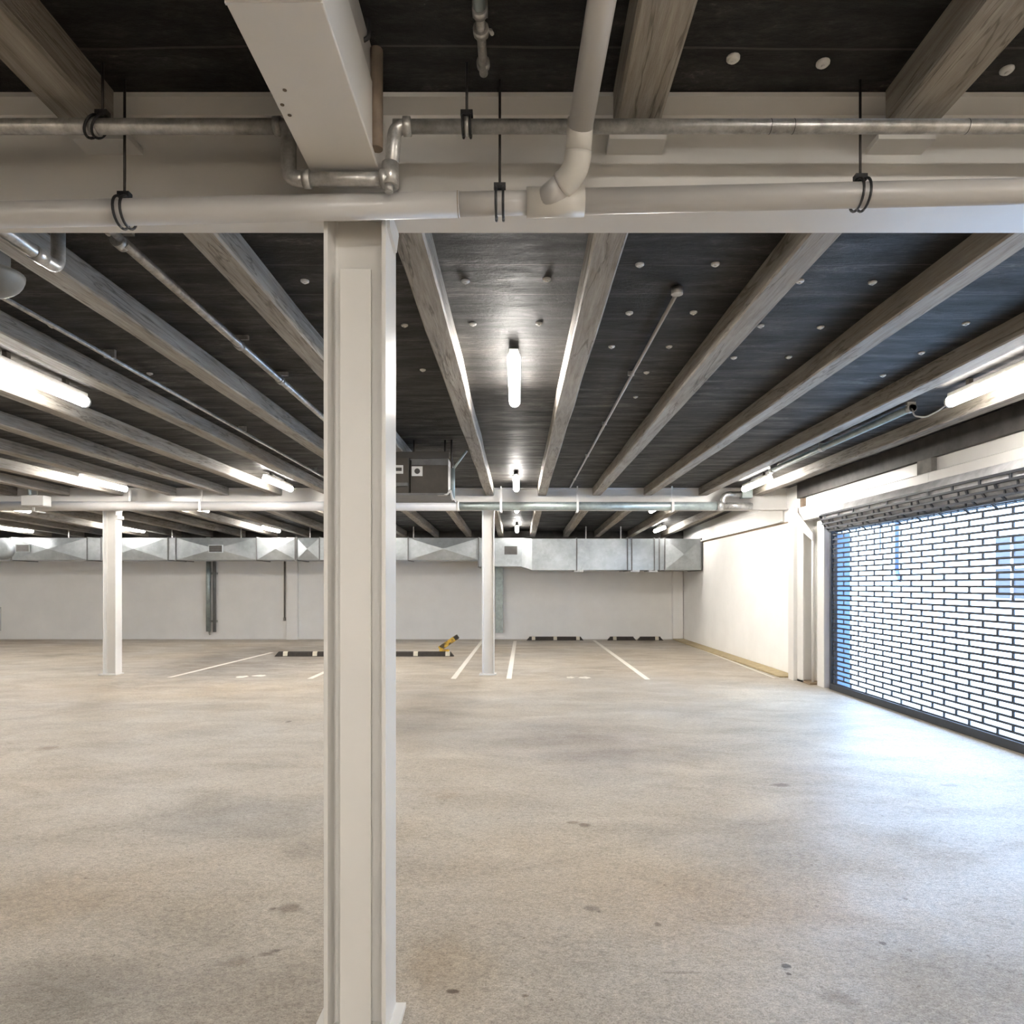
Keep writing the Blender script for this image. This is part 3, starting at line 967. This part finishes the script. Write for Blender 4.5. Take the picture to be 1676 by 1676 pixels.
js = [P(px, 900, Y=YA0).x for px in (-110, 19, 143, 166, 275, 288, 420, 485, 523, 668, 781)]
js[-1] = -1.05
for i, (a, c) in enumerate(zip(js, js[1:])):
    narrow = (c - a) < .5
    duct_box(a, c, YA0, YA1, ZA0, ZA1, cross=(i in (1, 3, 5, 6, 7, 9)))
for x in js[:-1]:
    flange(x, YA0, YA1, ZA0, ZA1, .012 if x not in (js[7],) else .04)
ZB0 = 2.085
duct_box(-1.05, .10, YA0 - .1, YA1, ZB0, 2.84, cross=False)
flange(-1.05, YA0 - .1, YA1, ZB0, 2.84, .015)
YC0, ZC0, ZC1 = 17.8, 1.985, 2.80
tb = MB()
pa = [(.10, YA0 - .1, ZB0), (.10, YA0 - .1, 2.84), (.10, YA1, 2.84), (.10, YA1, ZB0)]
pb = [(.36, YC0, ZC0), (.36, YC0, ZC1), (.36, YA1, ZC1), (.36, YA1, ZC0)]
va, vb = [tb.bm.verts.new(q) for q in pa], [tb.bm.verts.new(q) for q in pb]
for k in range(4):
    tb.bm.faces.new((va[k], va[(k + 1) % 4], vb[(k + 1) % 4], vb[k]))
tb.build('transition_piece', 'duct', du)
jc = [.36, P(944, 900, Y=YC0).x, P(1027, 900, Y=YC0).x, P(1034, 900, Y=YC0).x, P(1071, 900, Y=YC0).x, P(1079, 900, Y=YC0).x, P(1088, 900, Y=YC0).x, 4.80]
for i, (a, c) in enumerate(zip(jc, jc[1:])):
    duct_box(a, c, YC0, YA1, ZC0, ZC1, cross=(i == 6))
for x in jc[1:]:
    flange(x - (.02 if x > 4.7 else 0), YC0, YA1, ZC0, ZC1, .015)
for px, z0, z1, yy in ((37, 2.48, 2.66, YA0 - .08), (353, 2.47, 2.64, YA0 - .08), (836, 2.40, 2.62, YA0 - .112)):
    x = P(px, 897, Y=yy).x
    g_ = MB().box(x - .17, x + .17, yy, yy + .03, z0, z1).build('vent_grille', 'vent', du)
    b = MB()
    for k in range(7):
        z = z0 + .02 + (z1 - z0 - .04) * k / 6
        b.box(x - .16, x + .16, yy - .008, yy + .002, z - .004, z + .004)
    b.build('slat', 'unit_light', g_)
    b = MB()
    e = .018
    b.box(x - .17 - e, x + .17 + e, yy - .012, yy + .02, z1, z1 + e)
    b.box(x - .17 - e, x + .17 + e, yy - .012, yy + .02, z0 - e, z0)
    b.box(x - .17 - e, x - .17, yy - .012, yy + .02, z0, z1)
    b.box(x + .17, x + .17 + e, yy - .012, yy + .02, z0, z1)
    b.build('vent_frame', 'duct', g_)
x = P(8, 898, Y=YA0).x
MB().tube([(x, YA0 + .1, 2.555), (x, YA0 - .02, 2.555), (x, YA0 - .10, 2.555), (x, YA0 - .13, 2.555)], [.29, .29, .27, .16], 28).build('round_access_cover', 'duct', du)
for x in (-12.25, -9.43, -7.55, -5.67, -2.85, -.97, 1.85, 2.8):
    z1 = ZC1 if x > .3 else ZA1 - .01
    MB().box(x - .015, x + .015, 18.6, 18.603, z1 - .01, deck_z(18.6) - .001).build('hanger_strap', 'galv', du)
# small brackets under the door-side part
for px, py in ((948, 936), (1040, 936), (1070, 936)):
    x = P(px, py, Y=YC0).x
    MB().box(x - .12, x + .12, YC0 + .05, YC0 + .25, ZC0 - .05, ZC0 - .001).build('support_clip', 'galv', du)

# things on the rear wall
def wall_bar(name, x0, x1, d, z0, z1, mat, label, cat):
    return tag(MB().box(x0, x1, YF - d, YF - .0005, z0, z1, .008).build(name, mat), label, cat)


wall_bar('wall_pilaster', -6.74, -6.42, .16, 0, 2.98, 'wall', 'white pilaster on the rear wall just beside the big column', 'pilaster')
wall_bar('wall_pilaster', 4.50, 4.80, .16, 0, 2.90, 'wall', 'white pilaster in the corner of the rear wall and the side wall', 'pilaster')
wall_bar('wall_pilaster', -.66, -.44, .14, .20, 2.96, 'galv_pale', 'grey metal pilaster on the rear wall behind the far column', 'pilaster')
dn = thing('downpipe', (-8.96, 19.9, .2), 'pale green galvanised downpipe on the rear wall below the duct', 'pipe')
MB().tube([(-9.02, 19.88, .24), (-9.02, 19.88, 2.98)], .065, 16).build('pipe_run', 'galv_pale', dn)
MB().tube([(-8.86, 19.92, .22), (-8.86, 19.92, 2.98)], .045, 14).build('pipe_run', 'unit_light', dn)
MB().box(-9.12, -8.80, 19.96, 19.999, 1.9, 1.96).build('pipe_bracket', 'galv', dn)
MB().box(-9.12, -8.80, 19.96, 19.999, .5, .56).build('pipe_bracket', 'galv', dn)
MB().tube([(-9.00, 19.88, .25), (-8.98, 19.90, .14)], .03, 12).build('nozzle', 'galv', dn)
tp = thing('wall_conduit', (-6.82, 19.9, .6), 'thin brown conduit hanging on the rear wall beside the pilaster', 'pipe')
MB().tube([(-6.83, 19.96, .62), (-6.83, 19.96, 2.6)], .022, 10).build('pipe_run', 'grey_board', tp)
MB().tube([(-6.83, 19.96, .55), (-6.83, 19.96, .64)], .035, 10).build('end_box', 'grey_board', tp)
# small white box at the far edge of the rear wall
tag(MB().box(-15.4, -15.14, 19.80, 19.999, .25, .95, .01).build('meter_box', 'housing'), 'small white box low on the rear wall at the edge of view', 'box')

# ------------------------------------------------------------------ floor markings and parking gear
def line_px(a, b, label, w=.09, name='parking_line'):
    A, B = Vector((*fl(*a), 0)), Vector((*fl(*b), 0))
    d = (B - A).normalized()
    n = Vector((-d.y, d.x, 0)) * w / 2
    m = MB()
    v = [m.bm.verts.new(q + Vector((0, 0, z))) for z in (0.0002, .0025) for q in (A - n, A + n, B + n, B - n)]
    for f in ((0, 1, 2, 3), (4, 5, 6, 7), (0, 1, 5, 4), (1, 2, 6, 5), (2, 3, 7, 6), (3, 0, 4, 7)):
        m.bm.faces.new([v[i] for i in f])
    return tag(m.build(name, 'line'), label, 'floor marking', 'parking bay lines')


line_px((277, 1109), (445, 1068), 'white bay line between the lone far column and the black wheel stop')
line_px((507, 1111), (598, 1070), 'white bay line emerging from behind the big column')
line_px((742, 1111), (790, 1048), 'white bay line just before the far middle column')
line_px((833, 1111), (843, 1049), 'white bay line just past the far middle column, doorward')
line_px((1060, 1112), (972, 1048), 'white bay line on the open floor between the two rear wheel stops')
line_px((1268, 1110), (1112, 1049), 'thin white line beside the yellowed kerb', .05)


def mark(px, py, w, d, label, seed):
    x, y = fl(px, py)
    rng = random.Random(seed)
    m = MB()
    n = 14
    top = [m.bm.verts.new((x + math.cos(2 * PI * k / n) * w * rng.uniform(.7, 1.15), y + math.sin(2 * PI * k / n) * d * rng.uniform(.5, 1.2), .002)) for k in range(n)]
    bot = [m.bm.verts.new((v.co.x, v.co.y, .0002)) for v in top]
    m.bm.faces.new(top)
    for k in range(n):
        m.bm.faces.new((top[k], top[(k + 1) % n], bot[(k + 1) % n], bot[k]))
    return tag(m.build('paint_mark', 'line'), label, 'floor marking', 'worn paint marks')


mark(396, 1108, .11, .16, 'broken white paint mark on the floor, beyond the lone column', 1)
mark(424, 1106, .12, .13, 'short white paint fleck on the floor before the bay behind the big column', 2)
mark(934, 1109, .07, .12, 'small white paint fleck on the floor doorward of the middle column', 3)
mark(957, 1109, .12, .13, 'longer white paint fleck on the floor in the middle bay', 4)


def wheel_stop(pa, pb, label, patches):
    A = Vector((*fl(*pa), 0))
    B = Vector((*fl(*pb), 0))
    x0, x1, y = A.x, B.x, (A.y + B.y) / 2
    t = thing('wheel_stop', ((x0 + x1) / 2, y, 0), label, 'wheel stop', 'rubber wheel stops')
    m = MB()
    prof = [(y - .075, 0), (y - .055, .09), (y - .035, .105), (y + .035, .105), (y + .055, .09), (y + .075, 0)]
    m.prism(prof, 'x', x0, x1)
    for v in m.bm.verts:
        if v.co.z > .05:
            v.co.x += .08 if v.co.x < (x0 + x1) / 2 else -.08
    m.build('rubber_bar', 'rubber', t)
    for f in patches:
        xx = x0 + (x1 - x0) * f
        q = MB()
        q.prism([(y - .074, .012), (y - .0585, .088), (y - .036, .1065), (y - .0, .1065), (y - .0, .111), (y - .038, .110), (y - .062, .091), (y - .0785, .012)], 'x', xx - .05, xx + .05)
        q.build('reflector', 'reflector', t)
    return t


wheel_stop((451, 1074), (597, 1074), 'worn dark wheel stop running behind the big column, away from the door', (.12, .45, .85))
wheel_stop((602, 1074), (743, 1074), 'dark wheel stop behind the big column with the yellow arm on its end', (.1, .56, .93))
wheel_stop((862, 1048), (955, 1048), 'dark wheel stop against the rear wall beside the far middle column', (.12, .5, .9))
wheel_stop((994, 1048), (1041, 1048), 'short dark wheel stop against the rear wall, past the slanting bay line', (.25,))
wheel_stop((1043, 1048), (1085, 1048), 'dark wheel stop against the rear wall, last one before the corner', (.75,))
# yellow arm
x0, y0 = fl(731, 1074)
ya = thing('barrier_arm', (x0, y0 + .02, .11), 'yellow and brown barrier arm leaning up from the wheel stop end', 'barrier')
dirv = Vector((.40, .0, .27)).normalized()
u = Vector((0, 1, 0))
wv = dirv.cross(u)
s0 = Vector((x0 - .16, y0 + .02, .165))


def obox(name, mat, a, l, hw, hh, parent):
    m = MB()
    vs = []
    for t in (0, l):
        for su, sw in ((-1, -1), (1, -1), (1, 1), (-1, 1)):
            vs.append(m.bm.verts.new(a + dirv * t + u * su * hw + wv * sw * hh))
    for f in ((0, 1, 2, 3), (4, 5, 6, 7), (0, 1, 5, 4), (1, 2, 6, 5), (2, 3, 7, 6), (3, 0, 4, 7)):
        m.bm.faces.new([vs[i] for i in f])
    bmesh.ops.bevel(m.bm, geom=list(m.bm.edges), offset=.008, segments=1, affect='EDGES')
    return m.build(name, mat, parent)


obox('arm_tube', 'stripe', s0, .47, .05, .055, ya)
obox('arm_tip', 'rubber', s0 + dirv * .40, .10, .053, .05, ya)
MB().box(x0 - .16, x0 + .06, y0 - .05, y0 + .08, .1115, .15, .008).build('hinge_base', 'stripe', ya)

# ------------------------------------------------------------------ grille door
dr = bpy.data.objects.new('door_1', None)
C.objects.link(dr)
dr.location = (XR, (DY0 + DY1) / 2, 0)
structure(dr, 'dark brick-pattern rolling grille door to the bright street')
XG = 4.80
ROW, COL = .0705, .43
m = MB()
z = .10
rows = []
k = 0
while z < 2.40:
    rows.append((XG, z))
    z += ROW
# wrap round the barrel
bc, br = Vector((XG + .06, 2.63)), None
br = .245
a0 = -PI * .5 - .25
for t in range(1, 6):
    a = a0 - t * ROW / br
    rows.append((bc.x + br * math.cos(a), bc.y + br * math.sin(a)))
ys0, ys1 = DY0 - .05, DY1 - .035
for i, (x, z) in enumerate(rows):
    m.box(x - .008, x + .008, ys0, ys1, z - .0125, z + .0125)
    if i + 1 < len(rows):
        x2, z2 = rows[i + 1]
        y = ys1 - (.36 if i % 2 else .36 - COL / 2)
        while y > ys0:
            # little vertical link
            A, B = Vector((x, 0, z)), Vector((x2, 0, z2))
            d = (B - A).normalized()
            nrm = Vector((d.z, 0, -d.x)) * .006
            vs = []
            for q in (A, B):
                for sy, sn in ((-1, -1), (1, -1), (1, 1), (-1, 1)):
                    vs.append(m.bm.verts.new((q.x + nrm.x * sn, y + sy * .016, q.z + nrm.z * sn)))
            for f in ((0, 1, 5, 4), (1, 2, 6, 5), (2, 3, 7, 6), (3, 0, 4, 7)):
                m.bm.faces.new([vs[j] for j in f])
            y -= COL
cur = m.build('grille_curtain', 'grille', dr)
# inner coil layer and drum
m = MB()
rad = .226
for t in range(6):
    a = -PI * .47 - t * ROW / rad * .93
    x, z = bc.x + rad * math.cos(a), bc.y + rad * math.sin(a)
    m.box(x - .006, x + .006, ys0, ys1, z - .006, z + .006)
    y = ys1 - .2 - (COL / 2 if t % 2 else 0)
    a2 = a - ROW / rad / 2
    x2, z2 = bc.x + rad * math.cos(a2), bc.y + rad * math.sin(a2)
    while y > ys0 and t < 5:
        m.box(x2 - .006, x2 + .006, y - .010, y + .010, z2 - .028, z2 + .028)
        y -= COL
m.build('coiled_grille', 'grille', dr)
MB().tube([(bc.x, ys0, bc.y), (bc.x, ys1, bc.y)], .218, 40).build('barrel', 'barrel', dr)
MB().box(XG - .035, XG + .035, DY0 - .05, DY1 - .02, .0, .095, .006).build('bottom_rail', 'grille', dr)
MB().box(XG - .03, XG + .012, DY1 - .04, DY1 + .012, 0, 2.42, .004).build('guide_rail', 'grille', dr)
MB().box(XG - .03, XG + .05, DY0 - .09, DY0 - .02, 0, 2.42, .004).build('guide_rail', 'grille', dr)
MB().prism([(XG - .20, 2.64), (XG - .12, 2.48), (XG - .01, 2.38), (XG + .08, 2.38), (XG + .08, 2.657), (XG - .20, 2.657)], 'y', DY1 - .028, DY1 - .012).build('end_plate', 'grille', dr)

# ------------------------------------------------------------------ outside
structure(MB().box(XR + .18, 12, -20, 40, -.2, -.005).build('pavement', 'pavement'))
pier = tag(MB().box(4.818, 5.01, 10.30, 10.405, -.005, 2.38).build('shade_blue_pier', 'blue'), 'shade-tinted blue masonry pier outside at the edge of the grille door', 'pier')  # its blue imitates the outer reveal lying in shade
fa = thing('street_facade', (10.2, 14, 0), 'bright white building across the street seen through the grille', 'building')
MB().box(10.0, 10.6, -20, 40, -.006, 6.5).build('facade_wall', 'facade', fa)
wf = MB().box(9.96, 10.01, 12.45, 14.3, 1.25, 2.66).build('window', 'facade', fa)
MB().box(9.945, 9.965, 12.5, 14.22, 1.32, 2.58).build('pane', 'glass', wf)
MB().box(9.93, 9.966, 13.70, 13.76, 1.32, 2.58).build('mullion', 'facade', wf)
MB().box(9.93, 9.966, 12.5, 14.22, 1.93, 1.98).build('mullion', 'facade', wf)
MB().tube([(9.93, 17.9, 1.95), (9.93, 17.9, 6.4)], .05, 12).build('downpipe', 'pipe_blue', fa)
MB().tube(fillet([(9.93, 17.9, 1.97), (9.93, 17.85, 1.85), (9.86, 17.6, 1.72)], .08, 5), .055, 12).build('pipe_shoe', 'pipe_blue', fa)
MB().tube([(9.95, 18.75, 2.5), (9.95, 18.75, 6.4)], .02, 10).build('cable', 'pipe_blue', fa)

# ------------------------------------------------------------------ light
w = bpy.data.worlds.new('sky')
bpy.context.scene.world = w
w.use_nodes = True
bg = w.node_tree.nodes['Background']
bg.inputs['Color'].default_value = (.45, .68, 1.0, 1)
bg.inputs['Strength'].default_value = 12.0
pl = bpy.data.lights.new('door_portal', 'AREA')
pl.shape = 'RECTANGLE'
pl.size, pl.size_y = DY1 - DY0, 2.4
pl.cycles.is_portal = True
po = bpy.data.objects.new('door_portal', pl)
C.objects.link(po)
po.location = (4.9, (DY0 + DY1) / 2, 1.2)
po.rotation_euler = (PI / 2, 0, PI / 2)

# ------------------------------------------------------------------ camera
cam = bpy.data.cameras.new('camera')
co = bpy.data.objects.new('camera', cam)
C.objects.link(co)
co.location = (0, 0, EYE)
co.rotation_euler = (PI / 2, 0, 0)
cam.sensor_fit = 'HORIZONTAL'
cam.sensor_width = 36
cam.lens = 36 * F / 1676
cam.shift_x = (838 - CX) / 1676
cam.shift_y = (CY - 838) / 1676
cam.clip_start = .05
sc = bpy.context.scene
sc.camera = co
sc.view_settings.view_transform = 'Standard'
sc.view_settings.look = 'None'
sc.view_settings.exposure = 1.2
sc.view_settings.gamma = 1.0
sc.view_settings.use_curve_mapping = False
sc.cycles.max_bounces = 10
sc.cycles.diffuse_bounces = 6
sc.cycles.glossy_bounces = 4
sc.cycles.use_denoising = True
sc.cycles.sample_clamp_indirect = 6
sc.cycles.caustics_reflective = False
sc.cycles.caustics_refractive = False
